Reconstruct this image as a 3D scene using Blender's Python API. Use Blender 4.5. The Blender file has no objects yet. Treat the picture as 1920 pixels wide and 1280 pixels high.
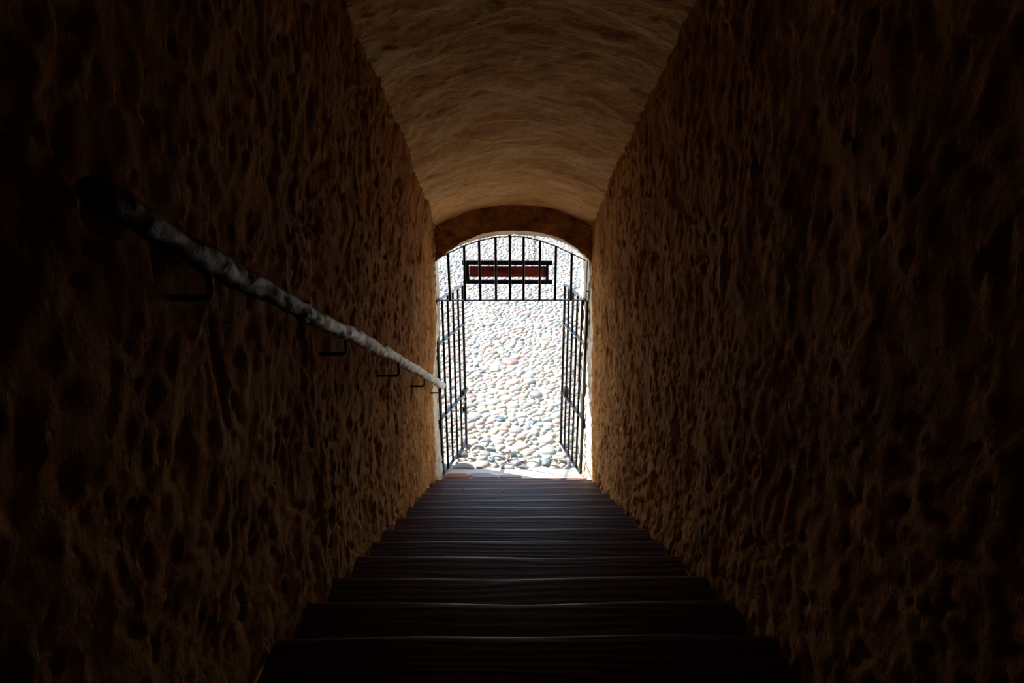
import bpy, bmesh, math, random
import numpy as np
from mathutils import Vector, Matrix
R = math.radians
rng = random.Random(7)
scene = bpy.context.scene
C = scene.collection

# ------------------------------------------------------------------ camera, sky, sun, exposure
cam_data = bpy.data.cameras.new('camera')
cam_data.sensor_width = 36.0
cam_data.lens = 22.5
cam_data.clip_start = 0.02
cam_data.clip_end = 200
cam = bpy.data.objects.new('camera', cam_data)
cam.location = (-0.057, 0.0, 0.0)
cam.rotation_euler = (R(90 - 19.0), 0, R(-0.38))
C.objects.link(cam)
scene.camera = cam

world = bpy.data.worlds.new('sky')
scene.world = world
world.use_nodes = True
wn = world.node_tree
for n in list(wn.nodes): wn.nodes.remove(n)
wout = wn.nodes.new('ShaderNodeOutputWorld')
wbg = wn.nodes.new('ShaderNodeBackground')
wsky = wn.nodes.new('ShaderNodeTexSky')
wsky.sky_type = 'NISHITA'
wsky.sun_disc = False
wsky.sun_elevation = R(52)
wsky.sun_rotation = R(-71)
wbg.inputs['Strength'].default_value = 0.12
wn.links.new(wsky.outputs[0], wbg.inputs[0])
wn.links.new(wbg.outputs[0], wout.inputs[0])

sun_data = bpy.data.lights.new('sun', 'SUN')
sun_data.energy = 6.0
sun_data.angle = R(0.53)
sun_data.color = (1.0, 0.95, 0.87)
sun = bpy.data.objects.new('sun', sun_data)
SUN_TO = Vector((-0.945, 0.33, 0)).normalized() * math.cos(R(50)) + Vector((0, 0, math.sin(R(50))))
sun.rotation_euler = SUN_TO.to_track_quat('Z', 'Y').to_euler()
sun.location = (-8, 12, 10)
C.objects.link(sun)

scene.view_settings.view_transform = 'Standard'
scene.view_settings.look = 'None'
scene.view_settings.gamma = 1.0
scene.view_settings.exposure = 1.82
scene.cycles.max_bounces = 10
scene.cycles.diffuse_bounces = 3
scene.cycles.glossy_bounces = 4
scene.cycles.use_denoising = True
scene.cycles.sample_clamp_indirect = 6.0

# ------------------------------------------------------------------ frame of the place
SLOPE = 0.464                       # fall of the stair per metre
def nose_z(y): return -0.70 - SLOPE * y
ZG = -3.13                          # courtyard ground level
Y_IN, Y_GATE, Y_OUT = 5.06, 5.23, 5.50
X_MID = -0.012

# ------------------------------------------------------------------ helpers
def tag(o, label=None, cat=None, group=None, kind=None):
    if label: o['label'] = label
    if cat: o['category'] = cat
    if group: o['group'] = group
    if kind: o['kind'] = kind
    return o

def link_mesh(name, me, mat, parent=None):
    o = bpy.data.objects.new(name, me)
    C.objects.link(o)
    if mat and not me.materials: me.materials.append(mat)
    if parent: o.parent = parent
    return o

def empty(name, loc=(0, 0, 0)):
    o = bpy.data.objects.new(name, None)
    o.location = loc
    o.empty_display_size = 0.1
    C.objects.link(o)
    return o

def finish(name, bm, mat, parent=None, smooth=True, bevel=0.0, origin=None):
    """bmesh in world coordinates -> object whose origin sits on the mesh"""
    if bevel > 0:
        bmesh.ops.bevel(bm, geom=[e for e in bm.edges if e.calc_face_angle(0) > 0.6], offset=bevel,
                        segments=2, profile=0.6, affect='EDGES')
    bmesh.ops.recalc_face_normals(bm, faces=bm.faces)
    if origin is None:
        vs = [v.co for v in bm.verts]
        lo = Vector([min(v[i] for v in vs) for i in range(3)]); hi = Vector([max(v[i] for v in vs) for i in range(3)])
        origin = Vector(((lo.x + hi.x) / 2, (lo.y + hi.y) / 2, lo.z))
    origin = Vector(origin)
    bmesh.ops.translate(bm, verts=bm.verts, vec=-origin)
    me = bpy.data.meshes.new(name)
    bm.to_mesh(me); bm.free()
    if smooth:
        me.polygons.foreach_set('use_smooth', [True] * len(me.polygons))
        me.set_sharp_from_angle(angle=R(40))
    o = link_mesh(name, me, mat)
    if parent is not None:
        o.parent = parent
        o.location = origin - parent.location
    else:
        o.location = origin
    return o

def add_bar(bm, a, b, w, h, side=None):
    """rectangular bar from a to b; w is measured along 'side', h across it"""
    a = Vector(a); b = Vector(b)
    d = (b - a).normalized()
    s = Vector(side) if side else (Vector((1, 0, 0)) if abs(d.x) < 0.9 else Vector((0, 1, 0)))
    s = (s - d * s.dot(d)).normalized()
    t = d.cross(s)
    vs = []
    for p in (a, b):
        for i, j in ((-1, -1), (1, -1), (1, 1), (-1, 1)):
            vs.append(bm.verts.new(p + s * (i * w / 2) + t * (j * h / 2)))
    for f in ((0, 1, 2, 3), (7, 6, 5, 4), (0, 4, 5, 1), (1, 5, 6, 2), (2, 6, 7, 3), (3, 7, 4, 0)):
        bm.faces.new([vs[i] for i in f])

def add_tube(bm, pts, r, n=10, cap=True):
    pts = [Vector(p) for p in pts]
    rs = r if isinstance(r, (list, tuple)) else [r] * len(pts)
    rings = []
    up = None
    for i, p in enumerate(pts):
        d = (pts[min(i + 1, len(pts) - 1)] - pts[max(i - 1, 0)]).normalized()
        if up is None:
            up = Vector((0, 0, 1)) if abs(d.z) < 0.9 else Vector((1, 0, 0))
        u = (up - d * up.dot(d)).normalized(); v = d.cross(u); up = u
        rings.append([bm.verts.new(p + (u * math.cos(2 * math.pi * k / n) + v * math.sin(2 * math.pi * k / n)) * rs[i]) for k in range(n)])
    for a, b in zip(rings, rings[1:]):
        for k in range(n):
            bm.faces.new((a[k], a[(k + 1) % n], b[(k + 1) % n], b[k]))
    if cap:
        bm.faces.new(rings[0][::-1]); bm.faces.new(rings[-1])

def add_ball(bm, c, rx, ry=None, rz=None, seg=12):
    ry = ry or rx; rz = rz or rx
    m = Matrix.Translation(Vector(c)) @ Matrix.Diagonal((rx, ry, rz, 1))
    bmesh.ops.create_uvsphere(bm, u_segments=seg, v_segments=max(6, seg // 2 + 1), radius=1, matrix=m)

# ------------------------------------------------------------------ numpy noise
def _hash(ix, iy, iz, seed):
    h = (ix.astype(np.int64) * 374761393 + iy.astype(np.int64) * 668265263 + iz.astype(np.int64) * 2147483647 + seed * 1274126177) & 0xFFFFFFFF
    h = ((h ^ (h >> 13)) * 1274126177) & 0xFFFFFFFF
    h = ((h ^ (h >> 16)) * 2246822519) & 0xFFFFFFFF
    return ((h ^ (h >> 15)) & 0xFFFFFF) / float(0xFFFFFF) * 2 - 1

def noise(p, seed=0):
    i = np.floor(p).astype(np.int64); f = p - i
    f = f * f * f * (f * (f * 6 - 15) + 10)
    r = 0
    for dx in (0, 1):
        wx = f[:, 0] if dx else 1 - f[:, 0]
        for dy in (0, 1):
            wy = f[:, 1] if dy else 1 - f[:, 1]
            for dz in (0, 1):
                wz = f[:, 2] if dz else 1 - f[:, 2]
                r = r + wx * wy * wz * _hash(i[:, 0] + dx, i[:, 1] + dy, i[:, 2] + dz, seed)
    return r

def fbm(p, seed=0, octv=3, gain=0.5):
    a = 1.0; s = 0; t = 0
    for k in range(octv):
        s = s + a * noise(p * (2.03 ** k) + 17.3 * k, seed + k); t += a; a *= gain
    return s / t

def plaster_field(P):
    """hand-thrown plaster relief: one displacement vector per point of the passage"""
    warp = np.stack([fbm(P * 5.1, 40, 2), fbm(P * 5.1, 50, 2), fbm(P * 5.1, 60, 2)], 1) * 0.06
    Q = P + warp
    big = 1.3 * fbm(Q * np.array([1.6, 1.6, 1.3]), 1, 2)
    lump = fbm(Q * np.array([9, 9, 6.5]), 5, 3)
    ridge = 1 - 2 * np.abs(fbm(Q * np.array([6.2, 7.2, 4.4]), 9, 3))
    fine = fbm(Q * np.array([32, 34, 27]), 13, 2)
    dent = 0.55 * np.clip(noise(Q * np.array([31, 33, 26]), 21) - 0.50, 0, 1) + 1.0 * np.clip(noise(Q * np.array([11, 12, 8]), 23) - 0.66, 0, 1)
    sgn = np.clip(P[:, 0] / 0.45, -1, 1)
    inward = 0.022 * big + 0.013 * lump + 0.005 * ridge + 0.0105 * fine - 0.060 * dent
    inward = inward * np.interp(P[:, 1], [1.2, 3.2], [0.72, 1.0])     # the upper length is trowelled smoother
    dx = -sgn * inward
    dy = 0.012 * fbm(P * 5, 33, 2)
    stroke = fbm(Q * np.array([6.5, 17, 6]), 71, 3)
    dz = -(0.022 * fbm(P * 2.2, 75, 2) + 0.010 * fbm(P * 7, 77, 2) + 0.008 * stroke + 0.0045 * fbm(Q * np.array([20, 38, 20]), 81, 2)) \
         + 0.02 * np.clip(noise(Q * np.array([9, 16, 9]), 91) - 0.55, 0, 1)
    return np.stack([dx, dy, dz], 1)

def grid_mesh(name, P, nu, nv, mat, disp=True, flip=False):
    P = np.asarray(P, dtype=np.float64).reshape(-1, 3)
    if disp: P = P + plaster_field(P)
    i, j = np.meshgrid(np.arange(nu - 1), np.arange(nv - 1), indexing='ij')
    a = (i * nv + j).ravel(); b = a + 1; c = a + nv + 1; d = a + nv
    F = np.stack([a, b, c, d], 1)
    if flip: F = F[:, ::-1]
    me = bpy.data.meshes.new(name)
    me.vertices.add(len(P)); me.vertices.foreach_set('co', P.ravel())
    me.loops.add(F.size); me.loops.foreach_set('vertex_index', F.ravel().astype(np.int32))
    me.polygons.add(len(F)); me.polygons.foreach_set('loop_start', np.arange(0, F.size, 4, dtype=np.int32))
    me.polygons.foreach_set('use_smooth', np.ones(len(F), dtype=bool))
    me.update(); me.validate()
    return link_mesh(name, me, mat)

# ------------------------------------------------------------------ materials
def new_mat(name):
    m = bpy.data.materials.new(name); m.use_nodes = True
    nt = m.node_tree
    for n in list(nt.nodes): nt.nodes.remove(n)
    out = nt.nodes.new('ShaderNodeOutputMaterial')
    b = nt.nodes.new('ShaderNodeBsdfPrincipled')
    nt.links.new(b.outputs[0], out.inputs[0])
    return m, nt, b

def N(nt, kind, **kw):
    n = nt.nodes.new(kind)
    for k, v in kw.items():
        if k in n.inputs.keys(): n.inputs[k].default_value = v
        else: setattr(n, k, v)
    return n

def ramp(nt, src, stops):
    r = nt.nodes.new('ShaderNodeValToRGB')
    el = r.color_ramp.elements
    while len(el) < len(stops): el.new(0.5)
    for e, (p, c) in zip(el, stops):
        e.position = p; e.color = (*c, 1)
    nt.links.new(src, r.inputs[0])
    return r

def mapped(nt, scale, coord='Object'):
    tc = nt.nodes.new('ShaderNodeTexCoord'); mp = nt.nodes.new('ShaderNodeMapping')
    mp.inputs['Scale'].default_value = scale
    nt.links.new(tc.outputs[coord], mp.inputs[0])
    return mp.outputs[0]

def plaster(name, dark, mid, light, bump=0.5, stretch=(1, 1, 0.8), rough=0.9, spec=0.12):
    m, nt, b = new_mat(name)
    v = mapped(nt, stretch)
    n1 = N(nt, 'ShaderNodeTexNoise', Scale=3.0, Detail=8.0, Roughness=0.65)
    n2 = N(nt, 'ShaderNodeTexNoise', Scale=60.0, Detail=5.0, Roughness=0.7)
    n3 = N(nt, 'ShaderNodeTexNoise', Scale=22.0, Detail=6.0, Roughness=0.6)
    vo = N(nt, 'ShaderNodeTexVoronoi', Scale=26.0)
    for n in (n1, n2, n3, vo): nt.links.new(v, n.inputs['Vector'])
    r = ramp(nt, n1.outputs[0], [(0.32, dark), (0.5, mid), (0.68, light)])
    nt.links.new(r.outputs[0], b.inputs['Base Color'])
    b.inputs['Roughness'].default_value = rough
    b.inputs['Specular IOR Level'].default_value = spec
    pit = N(nt, 'ShaderNodeMapRange'); pit.inputs['From Min'].default_value = 0.0; pit.inputs['From Max'].default_value = 0.22
    nt.links.new(vo.outputs['Distance'], pit.inputs['Value'])
    bp1 = N(nt, 'ShaderNodeBump', Strength=bump, Distance=0.014)
    bp2 = N(nt, 'ShaderNodeBump', Strength=bump, Distance=0.006)
    bp3 = N(nt, 'ShaderNodeBump', Strength=bump * 0.7, Distance=0.009)
    nt.links.new(n3.outputs[0], bp1.inputs['Height'])
    nt.links.new(n2.outputs[0], bp2.inputs['Height'])
    nt.links.new(pit.outputs[0], bp3.inputs['Height'])
    nt.links.new(bp1.outputs[0], bp2.inputs['Normal'])
    nt.links.new(bp2.outputs[0], bp3.inputs['Normal'])
    nt.links.new(bp3.outputs[0], b.inputs['Normal'])
    return m

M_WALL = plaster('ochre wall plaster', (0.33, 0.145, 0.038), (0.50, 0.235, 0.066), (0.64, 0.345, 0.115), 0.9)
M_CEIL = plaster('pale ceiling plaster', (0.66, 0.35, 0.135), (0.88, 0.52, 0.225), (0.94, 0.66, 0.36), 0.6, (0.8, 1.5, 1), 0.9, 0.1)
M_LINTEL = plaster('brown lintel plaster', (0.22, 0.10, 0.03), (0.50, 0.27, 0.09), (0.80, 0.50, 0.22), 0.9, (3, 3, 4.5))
M_FRONT = plaster('doorway limewash plaster', (0.70, 0.58, 0.40), (0.82, 0.74, 0.58), (0.88, 0.83, 0.72), 0.6)

def wood(name, dark, mid, light, rough=0.4, scale=(1.3, 10, 10), bump=0.35, wave=True):
    m, nt, b = new_mat(name)
    v = mapped(nt, scale)
    oi = nt.nodes.new('ShaderNodeObjectInfo')
    add = nt.nodes.new('ShaderNodeVectorMath'); add.operation = 'ADD'
    sc = nt.nodes.new('ShaderNodeVectorMath'); sc.operation = 'SCALE'; sc.inputs['Scale'].default_value = 37.0
    cmb = nt.nodes.new('ShaderNodeCombineXYZ')
    for i in range(3): nt.links.new(oi.outputs['Random'], cmb.inputs[i])
    nt.links.new(cmb.outputs[0], sc.inputs[0]); nt.links.new(v, add.inputs[0]); nt.links.new(sc.outputs[0], add.inputs[1])
    n0 = N(nt, 'ShaderNodeTexNoise', Scale=0.8, Detail=2.0)
    n1 = N(nt, 'ShaderNodeTexNoise', Scale=2.2, Detail=8.0, Roughness=0.7, Distortion=0.8)
    w = N(nt, 'ShaderNodeTexWave', Scale=0.9, Distortion=16.0, Detail=3.0); w.inputs['Detail Scale'].default_value = 0.7
    w.bands_direction = 'Y'
    for n in (n0, n1, w): nt.links.new(add.outputs[0], n.inputs['Vector'])
    mx = nt.nodes.new('ShaderNodeMix'); mx.inputs[0].default_value = 0.55
    nt.links.new(n1.outputs[0], mx.inputs[2]); nt.links.new(w.outputs['Fac'], mx.inputs[3])
    r = ramp(nt, mx.outputs[0], [(0.2, dark), (0.5, mid), (0.8, light)])
    nt.links.new(r.outputs[0], b.inputs['Base Color'])
    rr = N(nt, 'ShaderNodeMapRange'); rr.inputs['To Min'].default_value = rough - 0.1; rr.inputs['To Max'].default_value = rough + 0.18
    b.inputs['Specular IOR Level'].default_value = 0.3
    nt.links.new(mx.outputs[0], rr.inputs['Value']); nt.links.new(rr.outputs[0], b.inputs['Roughness'])
    bp = N(nt, 'ShaderNodeBump', Strength=bump, Distance=0.003)
    nt.links.new(mx.outputs[0], bp.inputs['Height']); nt.links.new(bp.outputs[0], b.inputs['Normal'])
    return m

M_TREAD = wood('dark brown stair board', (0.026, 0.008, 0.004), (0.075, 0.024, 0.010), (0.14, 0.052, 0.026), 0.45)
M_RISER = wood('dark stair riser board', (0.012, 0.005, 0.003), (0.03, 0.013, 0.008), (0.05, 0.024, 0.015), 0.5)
M_TREAD.node_tree.nodes['Principled BSDF'].inputs['Specular IOR Level'].default_value = 0.28
M_SIGNRED = wood('dark red sign board', (0.05, 0.007, 0.005), (0.11, 0.014, 0.010), (0.17, 0.026, 0.018), 0.5)
M_SIGNBLK = wood('black sign timber', (0.002, 0.002, 0.002), (0.004, 0.004, 0.004), (0.008, 0.008, 0.008), 0.7)

for m_ in (M_SIGNRED, M_SIGNBLK): m_.node_tree.nodes['Principled BSDF'].inputs['Specular IOR Level'].default_value = 0.05

def pole_mat():
    m, nt, b = new_mat('weathered pale pole wood')
    v = mapped(nt, (1, 1, 1))
    n1 = N(nt, 'ShaderNodeTexNoise', Scale=9.0, Detail=8.0, Roughness=0.7, Distortion=1.2)
    n2 = N(nt, 'ShaderNodeTexNoise', Scale=60.0, Detail=6.0, Roughness=0.7)
    for n in (n1, n2): nt.links.new(v, n.inputs['Vector'])
    pale = ramp(nt, n1.outputs[0], [(0.33, (0.12, 0.085, 0.06)), (0.40, (0.50, 0.45, 0.40)), (0.52, (0.72, 0.68, 0.63)), (0.7, (0.82, 0.79, 0.75))])
    brown = ramp(nt, n2.outputs[0], [(0.3, (0.030, 0.016, 0.010)), (0.7, (0.085, 0.050, 0.032))])
    # brown bark is left on the upper length, stripped pale wood shows on the lower; ragged edge between them
    sep = nt.nodes.new('ShaderNodeSeparateXYZ'); nt.links.new(v, sep.inputs[0])
    n3 = N(nt, 'ShaderNodeTexNoise', Scale=13.0, Detail=3.0, Roughness=0.6); nt.links.new(v, n3.inputs['Vector'])
    ma = nt.nodes.new('ShaderNodeMath'); ma.operation = 'MULTIPLY_ADD'
    ma.inputs[1].default_value = 2.0; nt.links.new(n3.outputs[0], ma.inputs[0]); nt.links.new(sep.outputs['Y'], ma.inputs[2])
    mr_ = N(nt, 'ShaderNodeMapRange'); mr_.inputs['From Min'].default_value = 1.93; mr_.inputs['From Max'].default_value = 1.99
    nt.links.new(ma.outputs[0], mr_.inputs['Value'])
    r = nt.nodes.new('ShaderNodeMix'); r.data_type = 'RGBA'
    nt.links.new(mr_.outputs[0], r.inputs[0]); nt.links.new(brown.outputs[0], r.inputs[6]); nt.links.new(pale.outputs[0], r.inputs[7])
    nt.links.new(r.outputs[2], b.inputs['Base Color'])
    sp_ = N(nt, 'ShaderNodeMapRange'); sp_.inputs['To Min'].default_value = 0.15; sp_.inputs['To Max'].default_value = 0.9
    nt.links.new(mr_.outputs[0], sp_.inputs['Value']); nt.links.new(sp_.outputs[0], b.inputs['Specular IOR Level'])
    b.inputs['Roughness'].default_value = 0.42
    bp = N(nt, 'ShaderNodeBump', Strength=0.9, Distance=0.010)
    bp2 = N(nt, 'ShaderNodeBump', Strength=0.5, Distance=0.002)
    nt.links.new(n1.outputs[0], bp.inputs['Height']); nt.links.new(n2.outputs[0], bp2.inputs['Height'])
    nt.links.new(bp.outputs[0], bp2.inputs['Normal']); nt.links.new(bp2.outputs[0], b.inputs['Normal'])
    return m
M_POLE = pole_mat()

def iron(name, col, rough=0.42, metal=0.0):
    m, nt, b = new_mat(name)
    v = mapped(nt, (1, 1, 1))
    n1 = N(nt, 'ShaderNodeTexNoise', Scale=35.0, Detail=5.0)
    nt.links.new(v, n1.inputs['Vector'])
    r = ramp(nt, n1.outputs[0], [(0.35, tuple(c * 0.7 for c in col)), (0.65, tuple(c * 1.3 for c in col))])
    nt.links.new(r.outputs[0], b.inputs['Base Color'])
    b.inputs['Roughness'].default_value = rough
    b.inputs['Metallic'].default_value = metal
    if metal == 0: b.inputs['Specular IOR Level'].default_value = 0.16
    bp = N(nt, 'ShaderNodeBump', Strength=0.25, Distance=0.002)
    nt.links.new(n1.outputs[0], bp.inputs['Height']); nt.links.new(bp.outputs[0], b.inputs['Normal'])
    return m
M_IRON = iron('black painted wrought iron', (0.004, 0.0035, 0.004), 0.40)
M_BRACKET = iron('dark bracket iron', (0.012, 0.009, 0.008), 0.35)
M_RAIL = iron('black painted flat iron with sheen', (0.006, 0.006, 0.008), 0.28)
M_RAIL.node_tree.nodes['Principled BSDF'].inputs['Specular IOR Level'].default_value = 0.6
M_STEEL = iron('worn steel', (0.20, 0.20, 0.21), 0.35, 0.8)

def stone_mat():
    m, nt, b = new_mat('river cobble')
    at = nt.nodes.new('ShaderNodeAttribute'); at.attribute_name = 'stone'
    tc = nt.nodes.new('ShaderNodeTexCoord')
    geo = nt.nodes.new('ShaderNodeNewGeometry')
    n1 = N(nt, 'ShaderNodeTexNoise', Scale=45.0, Detail=6.0, Roughness=0.7)
    nt.links.new(geo.outputs['Position'], n1.inputs['Vector'])
    mr = N(nt, 'ShaderNodeMapRange'); mr.inputs['From Min'].default_value = 0.3; mr.inputs['From Max'].default_value = 0.7
    mr.inputs['To Min'].default_value = 0.72; mr.inputs['To Max'].default_value = 1.22
    nt.links.new(n1.outputs[0], mr.inputs['Value'])
    vm = nt.nodes.new('ShaderNodeVectorMath'); vm.operation = 'SCALE'
    nt.links.new(at.outputs['Color'], vm.inputs[0]); nt.links.new(mr.outputs[0], vm.inputs['Scale'])
    nt.links.new(vm.outputs[0], b.inputs['Base Color'])
    b.inputs['Roughness'].default_value = 0.45
    b.inputs['Specular IOR Level'].default_value = 0.8
    bp = N(nt, 'ShaderNodeBump', Strength=0.4, Distance=0.004)
    nt.links.new(n1.outputs[0], bp.inputs['Height']); nt.links.new(bp.outputs[0], b.inputs['Normal'])
    return m
M_STONE = stone_mat()

def rough_stone(name, dark, light, scale=14.0, rough=0.85, bump=0.5):
    m, nt, b = new_mat(name)
    v = mapped(nt, (1, 1, 1))
    n1 = N(nt, 'ShaderNodeTexNoise', Scale=scale, Detail=8.0, Roughness=0.65)
    nt.links.new(v, n1.inputs['Vector'])
    r = ramp(nt, n1.outputs[0], [(0.35, dark), (0.65, light)])
    nt.links.new(r.outputs[0], b.inputs['Base Color'])
    b.inputs['Roughness'].default_value = rough
    bp = N(nt, 'ShaderNodeBump', Strength=bump, Distance=0.008)
    nt.links.new(n1.outputs[0], bp.inputs['Height']); nt.links.new(bp.outputs[0], b.inputs['Normal'])
    return m
M_SAND = rough_stone('sandy joint bed', (0.42, 0.385, 0.32), (0.60, 0.555, 0.48), 22.0)
M_SILL = rough_stone('pale mortar threshold', (0.70, 0.66, 0.59), (0.82, 0.79, 0.73), 9.0)
M_BRICK = rough_stone('orange brick', (0.38, 0.12, 0.05), (0.56, 0.22, 0.10), 20.0)
M_SHADE_SLAB = rough_stone('grey threshold shade', (0.34, 0.35, 0.34), (0.46, 0.47, 0.45), 12.0)  # grey puts the doorway's shade into the colour of the threshold slabs
M_DARK = rough_stone('scratched groove', (0.10, 0.06, 0.03), (0.14, 0.08, 0.04), 20.0)

# ------------------------------------------------------------------ passage shell
H_SPRING, H_CROWN = 2.27, 2.43
def half(h):
    h = max(h, 0.0)
    return 0.715 - 0.020 * h - 0.0120 * h * h
def wall_xyz(side, y, h):
    return (X_MID * (1 if h < 3 else 0) + side * half(h), y, nose_z(y) + h)

Y0 = -1.75
ys = np.concatenate([np.arange(Y0, 0.6, 0.03), np.arange(0.6, Y_IN, 0.0125), [Y_IN]])
hs = np.concatenate([np.arange(-0.30, H_SPRING, 0.0125), [H_SPRING]])
def build_wall(name, side):
    hh = np.maximum(hs, 0)
    hx = 0.715 - 0.020 * hh - 0.012 * hh * hh
    Yg, Hg = np.meshgrid(ys, hs, indexing='ij')
    P = np.stack([X_MID + side * np.broadcast_to(hx, Yg.shape), Yg, -0.70 - SLOPE * Yg + Hg], -1)
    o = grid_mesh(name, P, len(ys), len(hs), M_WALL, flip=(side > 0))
    return tag(o, kind='structure')
wl = build_wall('wall_left', -1)
wr = build_wall('wall_right', 1)

ts = np.linspace(-1, 1, 125)
def ceil_h(t): return H_SPRING + (H_CROWN - H_SPRING) * (1 - np.abs(t) ** 2.0)
Yg, Tg = np.meshgrid(ys, ts, indexing='ij')
P = np.stack([X_MID + Tg * half(H_SPRING), Yg, -0.70 - SLOPE * Yg + ceil_h(Tg)], -1)
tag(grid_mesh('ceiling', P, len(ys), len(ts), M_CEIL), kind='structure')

# doorway: lintel face, jambs, soffit and the outer face as one shell lofted through contours
SP_Z, CR_Z = -1.07, -0.820
def contour_tunnel(y):
    pts = []
    zb = nose_z(Y_IN) - 0.30
    hsJ = np.linspace(-0.30, SP_Z - nose_z(Y_IN), 150)
    hsK = np.linspace(SP_Z - nose_z(Y_IN), H_SPRING, 14)[1:]
    L = [(X_MID - half(h), y, nose_z(Y_IN) + h) for h in np.concatenate([hsJ, hsK])]
    A = [(X_MID + t * half(H_SPRING), y, nose_z(Y_IN) + float(ceil_h(t))) for t in np.linspace(-1, 1, 101)[1:-1]]
    Rr = [(X_MID + half(h), y, nose_z(Y_IN) + h) for h in np.concatenate([hsJ, hsK])][::-1]
    return L, A, Rr
def contour_open(y, xl_b, xl_t, xr_b, xr_t, dz=0.0):
    """opening contour with the same number of points as contour_tunnel: the 13 points above each spring lie on the arch"""
    z0 = nose_z(Y_IN) - 0.30
    zs = np.linspace(z0, SP_Z + dz * 0.5, 150)
    k = (zs - z0) / (zs[-1] - z0)
    L = [(xl_b + (xl_t - xl_b) * kk, y, z) for kk, z in zip(k, zs)]
    Rr = [(xr_b + (xr_t - xr_b) * kk, y, z) for kk, z in zip(k, zs)]
    n = 13 + 99 + 13
    mid = []
    for i in range(1, n + 1):
        t = -1 + 2 * i / (n + 1)
        x = xl_t + (xr_t - xl_t) * (t + 1) / 2
        z = SP_Z + dz * 0.5 + (CR_Z + dz - SP_Z - dz * 0.5) * (1 - abs(t) ** 2.45)
        mid.append((x, y, z))
    return L + mid + Rr[::-1]
Lt, At, Rt = contour_tunnel(Y_IN)
cA = np.array(Lt + At + Rt)
xlb, xlt = X_MID - half(0), X_MID - half(SP_Z - nose_z(Y_IN))
xrb, xrt = X_MID + half(0), X_MID + half(SP_Z - nose_z(Y_IN))
# jambs of the first contours must follow the curved wall profile
cB = np.array(contour_open(Y_IN + 0.005, xlb, xlt, xrb, xrt))
cB[:150, 0] = cA[:150, 0]; cB[-150:, 0] = cA[-150:, 0]
cB[:150, 2] = cA[:150, 2]; cB[-150:, 2] = cA[-150:, 2]
cC = np.array(contour_open(Y_IN + 0.12, -0.700, -0.668, 0.672, 0.634, -0.050))
cD = np.array(contour_open(Y_OUT - 0.07, -0.680, -0.674, 0.625, 0.585, -0.065))
cE = np.array(contour_open(Y_OUT - 0.015, -0.683, -0.678, 0.622, 0.582, -0.045))
cF = np.array(contour_open(Y_OUT + 0.01, -0.71, -0.70, 0.65, 0.612, -0.02))
def lerp(a, b, n, first=False):
    k = np.linspace(0, 1, n + 1)[(0 if first else 1):]
    return [a * (1 - q) + b * q for q in k]
lin = lerp(cA, cB, 24, True)
j0, j1 = 140, len(cA) - 140
lin = [q[j0:j1].copy() for q in lin]
for q_i, q in enumerate(lin):
    w_ = math.sin(math.pi * q_i / (len(lin) - 1)) ** 0.5
    q[:, 1] -= w_ * (0.026 * fbm(q * np.array([9, 9, 12]), 201, 3) + 0.010 * fbm(q * 28, 205, 2))
tag(grid_mesh('wall_above_door', np.array(lin), len(lin), j1 - j0, M_LINTEL), kind='structure')
st = lerp(cA, cB, 2, True)[2:] + lerp(cB, cC, 10) + lerp(cC, cD, 20) + lerp(cD, cE, 3) + lerp(cE, cF, 2)
# outer face: spread the contour out to a wide tall wall
cen = np.array([-0.03, 0, -2.0])
cG = cF.copy()
cG[:, 1] = Y_OUT + 0.01
ang = (cG - cen)
fx = 5.0 / np.maximum(np.abs(ang[:, 0]), 1e-3); fz = np.where(ang[:, 2] > 0, 5.5 / np.maximum(ang[:, 2], 1e-3), 1e9)
s = np.minimum(fx, fz)
cG[:, 0] = cen[0] + ang[:, 0] * s
cG[:, 2] = np.where(ang[:, 2] > 0, cen[2] + ang[:, 2] * s, cF[:, 2])
for q in (0.03, 0.08, 0.2, 0.5, 1.0):
    st.append(cF * (1 - q) + cG * q)
front = grid_mesh('wall_front', np.array(st), len(st), len(cA), M_FRONT)
tag(front, kind='structure')

# unseen end wall added behind the viewer to keep the passage dark
bm = bmesh.new()
add_bar(bm, (0, Y0 - 0.04, -0.05 - 0.9), (0, Y0 - 0.04, 2.9), 1.7, 0.08, (1, 0, 0))
tag(finish('wall_back_light_block', bm, M_WALL, smooth=False), kind='structure')

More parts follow.
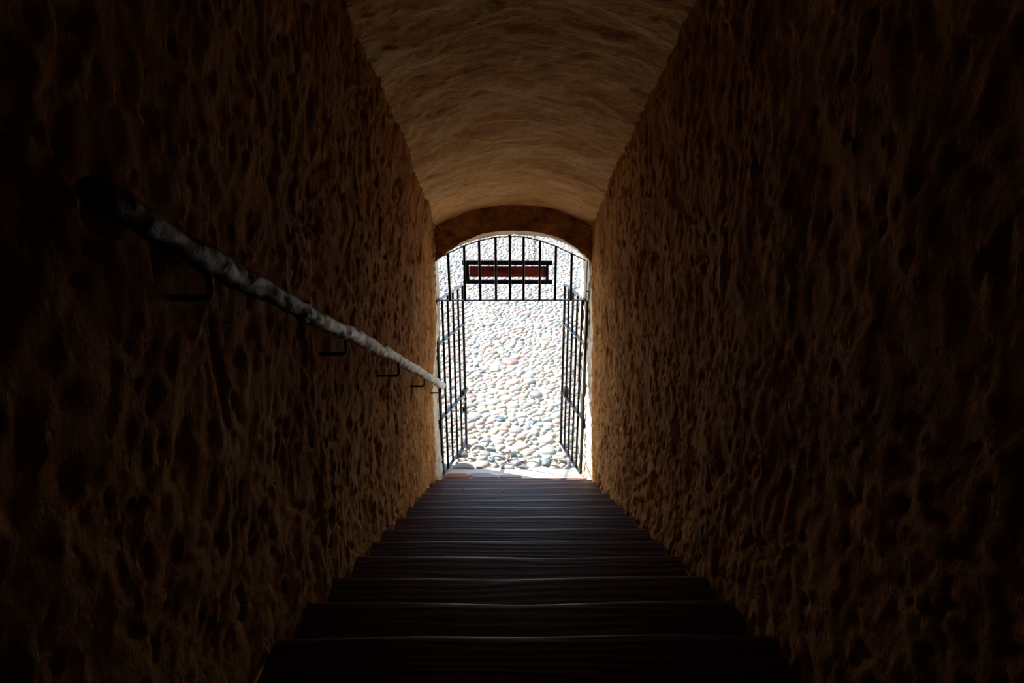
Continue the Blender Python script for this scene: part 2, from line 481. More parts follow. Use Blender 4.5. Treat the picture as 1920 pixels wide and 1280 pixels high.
# ------------------------------------------------------------------ staircase
nose_y = [1.443 + 0.299 * k for k in range(-7, 0)] + [1.443, 1.730, 2.006, 2.320, 2.621, 2.893, 3.235, 3.600, 3.885, 4.169, 4.500, 4.780, 5.00]
nose = [(y, nose_z(y)) for y in nose_y] + [(5.185, -3.115)]
stair = empty('wooden_staircase', (0, 5.19, ZG))
tag(stair, 'dark brown wooden staircase descending between the plastered walls to the gateway', 'staircase')
WST = 0.694
bm = bmesh.new()
yl = nose[0][0] - 0.28; zl = nose[0][1] + 0.139
add_bar(bm, (0, Y0, zl - 0.03), (0, yl + 0.02, zl - 0.03), 2 * WST, 0.06, (1, 0, 0))
tag(finish('floor', bm, M_TREAD, smooth=False), kind='structure')
prev_y, prev_z = yl + 0.02, zl
M_EDGE = M_TREAD
tread_objs = {}
for k, (y, z) in enumerate(nose):
    last = (k == len(nose) - 1)
    jl, jr = rng.uniform(-0.003, 0.006), rng.uniform(-0.003, 0.006)
    xa = -WST - rng.uniform(0.0, 0.006) + X_MID; xb = WST + rng.uniform(0.0, 0.006) + X_MID
    if last: xb = 0.66
    th = 0.034
    bm = bmesh.new()
    nx = 60
    y0 = prev_y - 0.034
    # profile of the board (y, z): worn and rounded front edge
    prof = [(y0, 0.0), (y0 + 0.05, 0), ((y0 + y) / 2, -0.0008), (y - 0.035, 0), (y - 0.016, -0.0006), (y - 0.008, -0.0030), (y - 0.0022, -0.0085), (y, -0.016), (y, -th), (y0, -th)]
    rows = []
    ph = rng.uniform(0, 9)
    for i in range(nx + 1):
        t = i / nx; x = xa + (xb - xa) * t
        wob = 0.0022 * math.sin(5.2 * t + ph) + 0.0012 * math.sin(13 * t + 2 * ph) - 0.0030 * math.exp(-((t - 0.5) / 0.22) ** 2)
        row = []
        for j, (py, pz) in enumerate(prof):
            e = 1.0 if 3 <= j <= 7 else 0.0
            row.append(bm.verts.new((x, py + (wob * 1.2 if e else 0), z + pz + jl + (jr - jl) * t + (wob * 0.5 * e))))
        rows.append(row)
    for a, b in zip(rows, rows[1:]):
        for j in range(len(prof)):
            j2 = (j + 1) % len(prof)
            bm.faces.new((a[j], a[j2], b[j2], b[j]))
    bm.faces.new(rows[0][::-1]); bm.faces.new(rows[-1])
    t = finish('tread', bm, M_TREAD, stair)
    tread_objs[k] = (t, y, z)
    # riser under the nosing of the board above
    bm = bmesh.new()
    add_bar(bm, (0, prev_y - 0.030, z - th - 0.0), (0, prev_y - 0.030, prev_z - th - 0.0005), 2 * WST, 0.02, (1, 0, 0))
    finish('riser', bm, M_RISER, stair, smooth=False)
    prev_y, prev_z = y, z
# pale screw heads and knots on the lower boards
def screws(k, xs, dy, r=0.006):
    t, y, z = tread_objs[k]
    for x in xs:
        bm = bmesh.new()
        add_tube(bm, [(x, y - dy, z - 0.001), (x, y - dy, z + 0.0035), (x, y - dy, z + 0.0045)], [r, r, r * 0.7], 12)
        o = finish('screw_head', bm, M_STEEL, None)
        o.parent = t; o.location = o.location - (stair.location + t.location)
n_last = len(nose) - 1
screws(n_last - 3, (-0.10, 0.26), 0.06)
screws(n_last - 3, (-0.42,), 0.03, 0.005)

# ------------------------------------------------------------------ handrail
rail = empty('wooden_handrail', (-0.61, 0.937, nose_z(0.937)))
tag(rail, 'gnarled pale wooden pole handrail on black iron brackets along the left wall', 'handrail')
def rail_c(y): return Vector((-0.612, y, 0.338 - 0.489 * y))
YR0 = 0.875
nr, nc = 300, 28
r0 = rail_c(YR0); r1 = rail_c(5.10)
P = []; F = []
d = (r1 - r0).normalized(); up = Vector((0, 0, 1)); u = (up - d * up.dot(d)).normalized(); v = d.cross(u)
ks = np.linspace(0, 1, nr)
S = np.zeros((nr, nc, 3))
for i, k in enumerate(ks):
    yy = YR0 + (5.10 - YR0) * k
    c = rail_c(yy)
    wob = Vector((0.006 * math.sin(3.1 * yy + 1) + 0.003 * math.sin(7.7 * yy), 0, 0.008 * math.sin(2.3 * yy + 0.6) + 0.004 * math.sin(8.3 * yy + 2)))
    c = c + wob
    rad = 0.0245 + 0.0015 * k + 0.0016 * math.sin(5.7 * yy) + 0.0012 * math.sin(14.0 * yy + 1)
    e = min(k, 1 - k) * (5.1 - 0.935)
    if e < 0.022: rad *= max(0.05, math.sqrt(max(0.0, 1 - ((0.022 - e) / 0.022) ** 2))) * 0.45 + 0.55 if e > 0 else 0.55
    for j in range(nc):
        a = 2 * math.pi * j / nc
        S[i, j] = c + (u * math.cos(a) + v * math.sin(a)) * rad
axis = np.repeat(np.array([[*rail_c(YR0 + (5.10 - YR0) * k)] for k in ks]), nc, 0)
Pf = S.reshape(-1, 3)
nrm = Pf - axis; nrm /= np.linalg.norm(nrm, axis=1, keepdims=True) + 1e-9
dd = 0.0085 * fbm(Pf * np.array([22, 10, 22]), 101, 3) + 0.0060 * fbm(Pf * 34, 105, 3) - 0.010 * np.clip(noise(Pf * np.array([17, 10, 17]), 111) - 0.4, 0, 1)
Pf = Pf + nrm * dd[:, None]
org = np.array([-0.61, 0.937, nose_z(0.937)])
bm = bmesh.new()
vs = [bm.verts.new(p - org) for p in Pf]
for i in range(nr - 1):
    for j in range(nc):
        bm.faces.new((vs[i * nc + j], vs[i * nc + (j + 1) % nc], vs[(i + 1) * nc + (j + 1) % nc], vs[(i + 1) * nc + j]))
bm.faces.new(vs[:nc][::-1]); bm.faces.new(vs[-nc:])
# knots where side branches were cut
for yk, ang_, kr in ((1.30, 1.2, 0.014), (1.72, 0.4, 0.012), (2.35, 1.0, 0.013), (2.8, 0.2, 0.011), (3.4, 1.4, 0.013), (4.2, 0.5, 0.012)):
    c = rail_c(yk) + (u * math.cos(ang_) - v * math.sin(ang_)) * 0.021 - Vector(org)
    add_ball(bm, c, kr, kr * 1.5, kr, 14)
me = bpy.data.meshes.new('pole'); bmesh.ops.recalc_face_normals(bm, faces=bm.faces); bm.to_mesh(me); bm.free()
me.polygons.foreach_set('use_smooth', [True] * len(me.polygons))
pole = link_mesh('pole', me, M_POLE, rail)
for yb in (1.165, 2.07, 3.03, 3.93, 4.87):
    c = rail_c(yb)
    zA = c.z - 0.082
    h = zA - nose_z(yb)
    xw = X_MID - half(h) - 0.02
    pts = [Vector((xw, yb, zA)), Vector((c.x - 0.016, yb, zA))]
    for q in range(1, 7):
        a = q / 6 * math.pi / 2
        pts.append(Vector((c.x - 0.016 + 0.016 * math.sin(a), yb, zA + 0.016 * (1 - math.cos(a)))))
    pts.append(Vector((c.x, yb, c.z - 0.015)))
    bm = bmesh.new(); add_tube(bm, pts, 0.0062, 12)
    br = finish('bracket', bm, M_BRACKET, rail)

# ------------------------------------------------------------------ gateway ironwork
def wz(y, px_y):            # height at distance y for an image row
    return -math.tan(R(19) - math.atan((640 - px_y) / 1200)) * y
HL = Vector((-0.662, Y_GATE, 0)); HR = Vector((0.614, Y_GATE, 0))
Z_TOP, Z_BOT = -1.442, -3.098
def gate_leaf(hinge, tip, label, left):
    root = empty('iron_gate_leaf', (hinge.x, hinge.y, Z_BOT))
    tag(root, label, 'gate')
    d = (tip - hinge).normalized(); L = (tip - hinge).length
    n_ = Vector((-d.y, d.x, 0))
    # hinge stile
    bm = bmesh.new(); add_bar(bm, (hinge.x, hinge.y, Z_BOT), (hinge.x, hinge.y, Z_TOP), 0.026, 0.020, d)
    finish('hinge_stile', bm, M_IRON, root, bevel=0.002)
    for i in range(1, 6):
        p = hinge + d * (L * i / 5)
        bm = bmesh.new()
        add_tube(bm, [(p.x, p.y, Z_BOT + 0.004), (p.x, p.y, Z_TOP - 0.003)], 0.0105 if i < 5 else 0.0125, 10)
        finish('bar', bm, M_IRON, root)
    a = hinge; b = tip
    bm = bmesh.new(); add_bar(bm, (a.x, a.y, Z_TOP), (b.x, b.y, Z_TOP), 0.030, 0.007, n_)
    finish('top_rail', bm, M_RAIL, root, bevel=0.001)
    bm = bmesh.new(); add_bar(bm, (a.x, a.y, Z_BOT), (b.x, b.y, Z_BOT), 0.030, 0.007, n_)
    finish('bottom_rail', bm, M_RAIL, root, bevel=0.001)
    for zr in (-1.825, -2.535):
        bm = bmesh.new(); add_bar(bm, (a.x, a.y, zr), (b.x, b.y, zr), 0.036, 0.010, n_)
        finish('middle_rail', bm, M_RAIL, root, bevel=0.0015)
        sx = -1 if left else 1
        bm = bmesh.new()
        add_tube(bm, [(a.x + sx * 0.010, a.y, zr - 0.10), (a.x + sx * 0.010, a.y, zr - 0.015)], 0.015, 12)
        add_tube(bm, [(a.x + sx * 0.010, a.y, zr - 0.085), (a.x + sx * 0.075, a.y + 0.0, zr - 0.085)], 0.008, 8)
        finish('hinge', bm, M_IRON, root)
    return root, d, n_
tipL = Vector((-0.482, 5.825, 0)); tipR = Vector((0.478, 5.825, 0))
gL, dL, nL = gate_leaf(HL, tipL, 'black iron bar gate leaf swung open on the left side of the doorway', True)
gR, dR, nR = gate_leaf(HR, tipR, 'black iron bar gate leaf swung open on the right side of the doorway', False)
# latch, chain and padlock on the left leaf
bm = bmesh.new()
p = tipL - dL * 0.03
add_bar(bm, (p.x - 0.045 * dL.x, p.y - 0.045 * dL.y, -2.515), (tipL.x + 0.02 * dL.x, tipL.y + 0.02 * dL.y, -2.515), 0.03, 0.045, nL)
add_ball(bm, (tipL.x, tipL.y, -2.495), 0.018, 0.018, 0.018)
finish('latch', bm, M_IRON, gL, bevel=0.002)
def chain_mesh(bm, top, bottom, link=0.030, r=0.0026, w=0.0075):
    top = Vector(top); bottom = Vector(bottom)
    L = (top - bottom).length; n = max(2, int(L / (link * 0.72)))
    d = (bottom - top) / n
    for i in range(n):
        c = top + d * (i + 0.5)
        ax = Vector((1, 0, 0)) if i % 2 else Vector((0, 1, 0))
        dn = d.normalized()
        hl = d.length * 0.68
        pts = []
        for q in range(13):
            a = 2 * math.pi * q / 12
            pts.append(c + ax * (w * math.cos(a)) + dn * (hl * math.sin(a)))
        add_tube(bm, pts, r, 5, cap=False)
bm = bmesh.new()
q0 = tipL - dL * 0.045
chain_mesh(bm, (q0.x, q0.y, -2.53), (tipL.x - 0.01, tipL.y, -2.70), 0.036, 0.0035, 0.010)
finish('chain', bm, M_STEEL, gL)
bm = bmesh.new()
add_bar(bm, (tipL.x - 0.012, tipL.y, -2.745), (tipL.x - 0.012, tipL.y, -2.70), 0.038, 0.018, (1, 0, 0))
add_tube(bm, [(tipL.x - 0.012 + 0.012 * math.cos(a), tipL.y, -2.70 + 0.018 * math.sin(a)) for a in np.linspace(0, math.pi, 9)], 0.003, 6)
finish('padlock', bm, M_IRON, gL, bevel=0.002)
# round lock case on the right leaf
bm = bmesh.new()
c = tipR - dR * 0.09
m = Matrix.Translation((c.x - 0.012 * nR.x, c.y, -2.50)) @ Matrix.Diagonal((0.030, 0.050, 0.072, 1))
bmesh.ops.create_uvsphere(bm, u_segments=20, v_segments=12, radius=1, matrix=m)
finish('lock_case', bm, M_IRON, gR)

# arched grille over the gate
gr = empty('arched_grille', (-0.025, Y_GATE, -1.432))
tag(gr, 'fixed arched iron grille of nine upright bars filling the top of the doorway', 'grille')
ap_px = [(821, 484), (839.6, 474.7), (870, 460.6), (898, 451.2), (929, 444.6), (955.7, 443.3), (981.6, 443.7), (1012.5, 451.2), (1042.5, 461.5), (1072, 475.6), (1097.2, 488)]
arch = []
for px, py in ap_px:
    z = wz(Y_GATE, py); dep = Y_GATE * math.cos(R(19)) - z * math.sin(R(19))
    arch.append(Vector(((px - 952) / 1200 * dep - 0.057, Y_GATE, z)))
arch[0] = Vector((-0.655, Y_GATE, arch[0].z - 0.012)); 
bm = bmesh.new()
for a, b in zip(arch, arch[1:]):
    dd_ = (b - a).normalized() * 0.002
    add_bar(bm, a - dd_, b + dd_, 0.030, 0.006, (0, 1, 0))
finish('arch_band', bm, M_IRON, gr, smooth=False)
bm = bmesh.new(); add_bar(bm, (-0.664, Y_GATE, -1.432), (0.604, Y_GATE, -1.432), 0.024, 0.007, (0, 1, 0))
finish('bottom_rail', bm, M_IRON, gr, smooth=False)
for sx, top in ((-0.664, arch[0].z), (0.602, arch[-1].z)):
    bm = bmesh.new(); add_bar(bm, (sx, Y_GATE, -1.432), (sx, Y_GATE, top), 0.007, 0.024, (1, 0, 0))
    finish('side_stile', bm, M_IRON, gr, smooth=False)
bars_bot = [843.7, 871.8, 900.6, 929.8, 956.2, 981.2, 1011.2, 1040.3, 1070.3]
for i, pxb in enumerate(bars_bot):
    t = arch[i + 1]
    dep = Y_GATE * math.cos(R(19)) + 1.432 * math.sin(R(19))
    xb = (pxb - 952) / 1200 * dep - 0.057
    bm = bmesh.new()
    ztop = t.z + (0.035 if i == 4 else 0.004)
    add_tube(bm, [(xb, Y_GATE, -1.434), (t.x, Y_GATE, ztop)], 0.0108, 12)
    finish('bar', bm, M_IRON, gr)
for a, b in (((-0.664, Y_GATE, -1.355), (-0.72, Y_GATE, -1.355)), ((0.602, Y_GATE, -1.355), (0.69, Y_GATE, -1.355))):
    bm = bmesh.new(); add_tube(bm, [a, b], 0.006, 8)
    finish('wall_anchor', bm, M_IRON, gr)

# ------------------------------------------------------------------ sign hanging outside over the doorway
YS = 5.66
sg = empty('hanging_sign', (-0.06, YS, -1.39))
tag(sg, 'narrow dark red board in a black timber frame hanging outside behind the arched grille', 'sign')
def sx_(px): return (px - 952) / 1200 * 5.77 - 0.057
bm = bmesh.new(); add_bar(bm, (sx_(866.5), YS, -1.198), (sx_(1035), YS, -1.203), 0.045, 0.034, (0, 1, 0)); finish('top_beam', bm, M_SIGNBLK, sg, bevel=0.002)
bm = bmesh.new(); add_bar(bm, (sx_(868), YS, -1.374), (sx_(1035.5), YS, -1.378), 0.045, 0.032, (0, 1, 0)); finish('bottom_beam', bm, M_SIGNBLK, sg, bevel=0.002)
for a, b in ((870, 879.3), (1023.3, 1028.3)):
    bm = bmesh.new(); add_bar(bm, (sx_((a + b) / 2), YS, -1.366), (sx_((a + b) / 2), YS, -1.21), (b - a) / 1200 * 5.77, 0.034, (1, 0, 0))
    finish('post', bm, M_SIGNBLK, sg, bevel=0.002)
bm = bmesh.new(); add_bar(bm, (sx_(879.8), YS, -1.281), (sx_(1024), YS, -1.284), 0.018, 0.100, (0, 1, 0)); finish('panel', bm, M_SIGNRED, sg, bevel=0.0015)
for px in (899, 1001.5):
    bm = bmesh.new(); chain_mesh(bm, (sx_(px) + 0.008, YS, -0.62), (sx_(px), YS, -1.183), 0.030, 0.0024, 0.0062)
    finish('chain', bm, M_IRON, sg)
for px in (899, 1001.5):
    bm = bmesh.new()
    x = sx_(px) + 0.008
    add_tube(bm, [(x, Y_OUT - 0.03, -0.60), (x, YS - 0.02, -0.60), (x, YS, -0.605), (x, YS + 0.012, -0.59)], 0.007, 8)
    finish('hook', bm, M_IRON, sg)

# ------------------------------------------------------------------ threshold
bm = bmesh.new()
nx_, ny_ = 70, 12
g = []
for i in range(nx_ + 1):
    x = -0.76 + 1.50 * i / nx_
    g.append([bm.verts.new((x, 5.155 + 0.235 * j / ny_ + (0.012 * math.sin(x * 9) + 0.008 * math.sin(x * 23 + 1) if j == ny_ else 0),
                            -3.128 + 0.003 * math.sin(x * 17 + j) - (0.012 if j == ny_ else 0))) for j in range(ny_ + 1)])
for i in range(nx_):
    for j in range(ny_):
        bm.faces.new((g[i][j], g[i + 1][j], g[i + 1][j + 1], g[i][j + 1]))
ext = bmesh.ops.extrude_face_region(bm, geom=bm.faces[:])
bmesh.ops.translate(bm, verts=[e for e in ext['geom'] if isinstance(e, bmesh.types.BMVert)], vec=(0, 0, -0.12))
tag(finish('trim_1', bm, M_SILL), kind='structure')
def slab(name, pts, z, mat, label, cat):
    bm = bmesh.new()
    bot = [bm.verts.new((x, y, z - 0.03)) for x, y in pts]; top = [bm.verts.new((x, y, z)) for x, y in pts]
    bm.faces.new(bot[::-1]); bm.faces.new(top)
    for i in range(len(pts)):
        j = (i + 1) % len(pts); bm.faces.new((bot[i], bot[j], top[j], top[i]))
    o = finish(name, bm, mat, bevel=0.004)
    return tag(o, label, cat)
slab('threshold_brick', [(-0.655, 5.195), (-0.42, 5.195), (-0.40, 5.225), (-0.45, 5.262), (-0.60, 5.268), (-0.66, 5.24)], -3.116, M_BRICK, 'worn orange brick set in the threshold at the foot of the left gate leaf', 'brick')
slab('threshold_shade_slab', [(-0.385, 5.195), (-0.155, 5.195), (-0.165, 5.235), (-0.26, 5.275), (-0.39, 5.28), (-0.42, 5.262)], -3.117, M_SHADE_SLAB, 'flat grey patch of painted doorway shade on the threshold directly right of the orange brick', 'stone')  # this slab and the next paint the arch shadow in grey
slab('threshold_shade_slab', [(-0.140, 5.195), (0.065, 5.195), (0.06, 5.24), (-0.06, 5.248), (-0.145, 5.235)], -3.117, M_SHADE_SLAB, 'flat grey patch of painted doorway shade at the middle of the threshold, farther from the orange brick', 'stone')

# ------------------------------------------------------------------ courtyard ground
GX, GY0, GY1 = 7.0, 5.33, 24.0
nxg, nyg = 90, 120
xs_ = np.linspace(-GX, GX, nxg); yg_ = np.concatenate([np.linspace(GY0, 9, 60), np.linspace(9.2, GY1, 60)])
Xg, Yg2 = np.meshgrid(xs_, yg_, indexing='ij')
zz = ZG - 0.018 + 0.006 * noise(np.stack([Xg.ravel() * 2, Yg2.ravel() * 2, 0 * Xg.ravel()], 1), 3).reshape(Xg.shape)
gd = grid_mesh('ground', np.stack([Xg, Yg2, zz], -1), nxg, len(yg_), M_SAND, disp=False, flip=True)
tag(gd, kind='structure')

# cobbles: weighted cells around scattered seeds, each rounded into a pebble
def half_w(y): return 1.9 + 0.17 * (y - GY0)
heroes = [  # px, py, radius, colour key, label
    (890, 779, 0.100, 'bluegrey', 'large smooth blue-grey cobblestone beside the free edge of the left gate leaf'),
    (936, 784, 0.052, 'blue', 'bright blue cobblestone, the left one of two in the middle of the paving'),
    (998, 789, 0.044, 'blue', 'small blue cobblestone, the right one of two in the middle of the paving'),
    (975, 836, 0.085, 'pale', 'large flat pale pinkish cobblestone in the centre of the near paving'),
    (1028, 842, 0.078, 'grey', 'big dark grey cobblestone near the foot of the right gate leaf'),
    (905, 869, 0.075, 'tan', 'big speckled tan cobblestone near the threshold, left of centre'),
    (950, 874, 0.065, 'greygreen', 'grey-green cobblestone touching the middle of the threshold'),
    (1001, 867, 0.070, 'white', 'large whitish cobblestone near the threshold, right of centre'),
    (1022, 868, 0.058, 'slate', 'slate-blue cobblestone just right of the whitish one by the threshold'),
    (919, 861, 0.040, 'teal', 'small dark teal cobblestone behind the big tan one near the threshold'),
    (1023, 823, 0.080, 'pale', 'big pale speckled cobblestone beside the free end of the right gate leaf'),
    (869, 875, 0.085, 'pale', 'broad pale cobblestone near the threshold in front of the left gate leaf'),
    (955, 676, 0.115, 'rose', 'long rose-brown cobblestone farther out in the middle of the yard'),
    (936, 856, 0.062, 'grey', 'rounded grey cobblestone behind the grey-green one near the threshold'),
    (988, 846, 0.070, 'tan', 'egg-shaped brownish cobblestone in the near paving, right of centre'),
]
def px_ground(px, py):
    y = -ZG / math.tan(R(19) - math.atan((640 - py) / 1200))
    dep = y * math.cos(R(19)) - ZG * math.sin(R(19))
    return (px - 952) / 1200 * dep - 0.057, y
seeds = []; cell = 0.2; gridd = {}
def try_add(x, y, r, f=0.80):
    gx, gy = int(x // cell), int(y // cell)
    for a in range(gx - 1, gx + 2):
        for b in range(gy - 1, gy + 2):
            for k in gridd.get((a, b), ()):
                q = seeds[k]
                if (q[0] - x) ** 2 + (q[1] - y) ** 2 < ((q[2] + r) * f) ** 2: return False
    gridd.setdefault((gx, gy), []).append(len(seeds)); seeds.append((x, y, r)); return True
for h in heroes:
    x, y = px_ground(h[0], h[1])
    gridd.setdefault((int(x // cell), int(y // cell)), []).append(len(seeds)); seeds.append((x, y, h[2]))
Y_END = 20.5
for r, dens in ((0.080, 4), (0.064, 12), (0.050, 50), (0.039, 150), (0.029, 300)):
    y = GY0
    ntry = int(dens * 2 * (half_w(GY0) + half_w(Y_END)) / 2 * (Y_END - GY0))
    for _ in range(ntry):
        yy = GY0 + 0.04 + (Y_END - GY0) * rng.random()
        xx = rng.uniform(-1, 1) * half_w(Y_END)
        if abs(xx) > half_w(yy): continue
        if abs(xx) > 0.55 and yy < 5.62: continue
        rr = r * rng.uniform(0.88, 1.12)
        try_add(xx, yy, rr)

COL = {'grey': (0.168, 0.176, 0.172), 'bluegrey': (0.146, 0.168, 0.180), 'pink': (0.214, 0.168, 0.153), 'tan': (0.207, 0.187, 0.149), 'white': (0.337, 0.329, 0.313),
       'pale': (0.260, 0.238, 0.211), 'greygreen': (0.146, 0.168, 0.153), 'slate': (0.092, 0.122, 0.138), 'teal': (0.042, 0.068, 0.077), 'blue': (0.031, 0.065, 0.100), 'rose': (0.160, 0.107, 0.092), 'red': (0.230, 0.068, 0.054), 'dark': (0.068, 0.073, 0.073)}
PICK = ['grey'] * 26 + ['bluegrey'] * 16 + ['pink'] * 15 + ['tan'] * 14 + ['pale'] * 14 + ['white'] * 5 + ['greygreen'] * 7 + ['rose'] * 4 + ['dark'] * 3

def cell_poly(i):
    x, y, r = seeds[i]
    R0 = r * 1.40
    poly = [(R0 * math.cos(2 * math.pi * k / 20), R0 * math.sin(2 * math.pi * k / 20)) for k in range(20)]
    gx, gy = int(x // cell), int(y // cell)
    for a in range(gx - 2, gx + 3):
        for b in range(gy - 2, gy + 3):
            for k in gridd.get((a, b), ()):
                if k == i: continue
                q = seeds[k]
                dx, dy = q[0] - x, q[1] - y
                D2 = dx * dx + dy * dy
                if D2 > 0.1: continue
                D = math.sqrt(D2)
                off = (D2 + r * r - q[2] * q[2]) / (2 * D) - 0.0065     # distance of the joint from this seed
                nx, ny = dx / D, dy / D
                new = []
                for m_ in range(len(poly)):
                    p, p2 = poly[m_], poly[(m_ + 1) % len(poly)]
                    s1 = p[0] * nx + p[1] * ny - off; s2 = p2[0] * nx + p2[1] * ny - off
                    if s1 <= 0: new.append(p)
                    if (s1 < 0) != (s2 < 0) and s1 != s2:
                        t = s1 / (s1 - s2); new.append((p[0] + (p2[0] - p[0]) * t, p[1] + (p2[1] - p[1]) * t))
                poly = new
                if len(poly) < 3: return None
    # front limit: keep clear of the threshold
    yl_ = GY0 + 0.02 - y
    new = []
    for m_ in range(len(poly)):
        p, p2 = poly[m_], poly[(m_ + 1) % len(poly)]
        s1 = yl_ - p[1]; s2 = yl_ - p2[1]
        if s1 <= 0: new.append(p)
        if (s1 < 0) != (s2 < 0) and s1 != s2:
            t = s1 / (s1 - s2); new.append((p[0] + (p2[0] - p[0]) * t, p[1] + (p2[1] - p[1]) * t))
    poly = new
    if len(poly) < 3: return None
    for _ in range(2):
        new = []
        for m_ in range(len(poly)):
            p, p2 = poly[m_], poly[(m_ + 1) % len(poly)]
            new.append((p[0] * .75 + p2[0] * .25, p[1] * .75 + p2[1] * .25)); new.append((p[0] * .25 + p2[0] * .75, p[1] * .25 + p2[1] * .75))
        poly = new
    return poly

def resample(poly, n):
    L = [0]
    for m_ in range(len(poly)):
        p, q = poly[m_], poly[(m_ + 1) % len(poly)]; L.append(L[-1] + math.hypot(q[0] - p[0], q[1] - p[1]))
    out = []; k = 0
    for i in range(n):
        s_ = L[-1] * i / n
        while L[k + 1] < s_: k += 1
        t = (s_ - L[k]) / max(1e-9, L[k + 1] - L[k]); p, q = poly[k], poly[(k + 1) % len(poly)]
        out.append((p[0] + (q[0] - p[0]) * t, p[1] + (q[1] - p[1]) * t))
    return out

def pebble(poly, n, r, lod):
    """rings of a rounded stone, its flank dropping below the sand"""
    pl = resample(poly, n)
    cx = sum(p[0] for p in pl) / n; cy = sum(p[1] for p in pl) / n
    hgt = min(0.042, 0.013 + r * 0.38) * rng.uniform(0.7, 1.25)
    tx, ty = rng.uniform(-0.10, 0.10), rng.uniform(-0.10, 0.10)
    rings = ((1.0, -0.030), (0.99, 0.28 * hgt), (0.90, 0.68 * hgt), (0.66, 0.93 * hgt), (0.33, 1.02 * hgt)) if lod else ((1.0, -0.025), (0.94, 0.5 * hgt), (0.66, 0.94 * hgt))
    V = []; F = []
    for s_, z in rings:
        for p in pl:
            px, py = cx + (p[0] - cx) * s_, cy + (p[1] - cy) * s_
            V.append((px, py, z + (tx * px + ty * py if z > 0 else 0)))
    V.append((cx, cy, hgt * (1.04 if lod else 1.02)))
    m_ = len(rings)
    for a in range(m_ - 1):
        for k in range(n):
            F.append((a * n + k, a * n + (k + 1) % n, (a + 1) * n + (k + 1) % n, (a + 1) * n + k))
    for k in range(n): F.append(((m_ - 1) * n + k, (m_ - 1) * n + (k + 1) % n, m_ * n))
    return V, F

def view_size(x, y, r):
    dep = y * math.cos(R(19)) - ZG * math.sin(R(19))
    px = (x + 0.057) / dep * 1200
    vis = -150 < px < 150
    return (r / dep if vis else -1)
order = list(range(len(heroes))) + sorted(range(len(heroes), len(seeds)), key=lambda i: -view_size(*seeds[i]) if True else 0)
inds = 0; heroset = set(range(len(heroes)))
sv = []; sf = []; sc_ = []; base = 0
LBL = {'grey': 'plain grey', 'bluegrey': 'plain blue-grey', 'pink': 'plain pinkish', 'tan': 'plain tan', 'pale': 'plain pale sandy', 'white': 'plain whitish', 'greygreen': 'plain grey-green', 'rose': 'plain rose-brown', 'dark': 'plain dark'}
def color_of(key):
    c = COL[key]; f = rng.uniform(0.85, 1.18)
    return tuple(max(0.02, min(0.8, c[i] * f * rng.uniform(0.95, 1.05))) for i in range(3))
near = sorted(range(len(heroes), len(seeds)), key=lambda i: -view_size(*seeds[i]))[:300 - len(heroes)]
near = set(near) | heroset
for i in range(len(seeds)):
    poly = cell_poly(i)
    if poly is None: continue
    x, y, r = seeds[i]
    if i in heroset: key = heroes[i][3]
    else: key = rng.choice(PICK)
    col = color_of(key)
    if i in near:
        V, F = pebble(poly, 22, r, True)
        me = bpy.data.meshes.new('cobblestone'); me.from_pydata(V, [], F)
        at = me.color_attributes.new('stone', 'FLOAT_COLOR', 'POINT')
        at.data.foreach_set('color', list((*col, 1.0)) * len(V))
        me.polygons.foreach_set('use_smooth', [True] * len(me.polygons))
        o = link_mesh('cobblestone', me, M_STONE); o.location = (x, y, ZG - 0.016)
        if i in heroset: tag(o, heroes[i][4], 'cobblestone', 'cobblestones nearest the doorway')
        else: tag(o, LBL[key] + ' cobblestone among the near paving just outside the gate', 'cobblestone', 'cobblestones nearest the doorway: ' + LBL[key])
    else:
        V, F = pebble(poly, 12 if y < 11 and abs(x) < 1.6 else 8, r, y < 9 and abs(x) < 1.6)
        for p in V: sv.append((p[0] + x, p[1] + y, p[2] + ZG - 0.016))
        for f in F: sf.append(tuple(q + base for q in f))
        sc_ += list((*col, 1.0)) * len(V); base += len(V)
me = bpy.data.meshes.new('cobblestone_paving'); me.from_pydata(sv, [], sf)
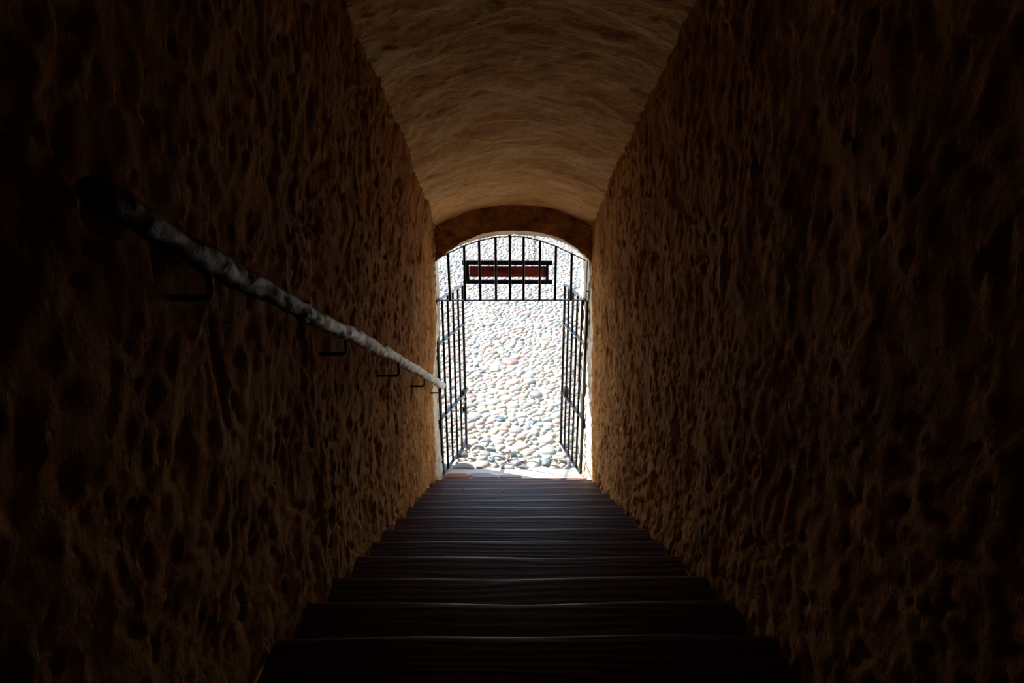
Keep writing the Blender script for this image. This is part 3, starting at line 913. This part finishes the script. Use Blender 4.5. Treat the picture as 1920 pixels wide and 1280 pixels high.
at = me.color_attributes.new('stone', 'FLOAT_COLOR', 'POINT'); at.data.foreach_set('color', sc_)
me.polygons.foreach_set('use_smooth', [True] * len(me.polygons))
o = link_mesh('cobblestone_paving', me, M_STONE)
tag(o, 'wide field of small sunlit cobblestones covering the yard beyond the nearest stones', 'paving', kind='stuff')
print('seeds', len(seeds), 'stuff verts', len(sv))

# ------------------------------------------------------------------ letters scratched into the right wall
def scratch(strokes, name='scratched_letter'):
    bm = bmesh.new()
    for st_ in strokes:
        pts = []
        for k in range(len(st_) - 1):
            a, b = st_[k], st_[k + 1]
            for q in range(5): pts.append((a[0] + (b[0] - a[0]) * q / 5, a[1] + (b[1] - a[1]) * q / 5))
        pts.append(st_[-1])
        W3 = []
        for px, py in pts:
            # ray from the camera to the wall sheet
            dx, dy = (px - 960) / 1200, (py - 640) / 1200
            dr = cam.matrix_basis.to_3x3() @ Vector((dx, -dy, -1))
            t = 1.0
            for _ in range(30):
                p = cam.location + dr * t
                h = p.z - nose_z(p.y)
                q = np.array([[p.x, p.y, p.z]])
                tgt = X_MID + half(h) + plaster_field(q)[0][0]
                t += (tgt - p.x) / dr.x * 0.8
            W3.append(cam.location + dr * t)
        add_tube(bm, W3, 0.0016, 6)
    o = finish(name, bm, M_DARK)
    mw = o.location.copy(); o.parent = wr; o.location = mw
    return o
scratch([[(1597, 124), (1592, 160)], [(1608, 120), (1596, 142), (1607, 157)]])
scratch([[(1618, 122), (1613, 152)], [(1634, 121), (1628, 152)], [(1615, 138), (1631, 137)]])
scratch([[(1650, 124), (1645, 152)], [(1650, 126), (1664, 127)], [(1648, 142), (1666, 141)]])
scratch([[(1681, 152), (1675, 126), (1680, 120), (1684, 128), (1690, 119), (1692, 128), (1681, 152)]])
scratch([[(1580, 272), (1588, 240)], [(1582, 262), (1586, 274)]])
scratch([[(1590, 268), (1596, 246), (1600, 280)], [(1592, 262), (1599, 262)]])
scratch([[(1606, 246), (1604, 276)]])
scratch([[(1656, 256), (1654, 278)]])
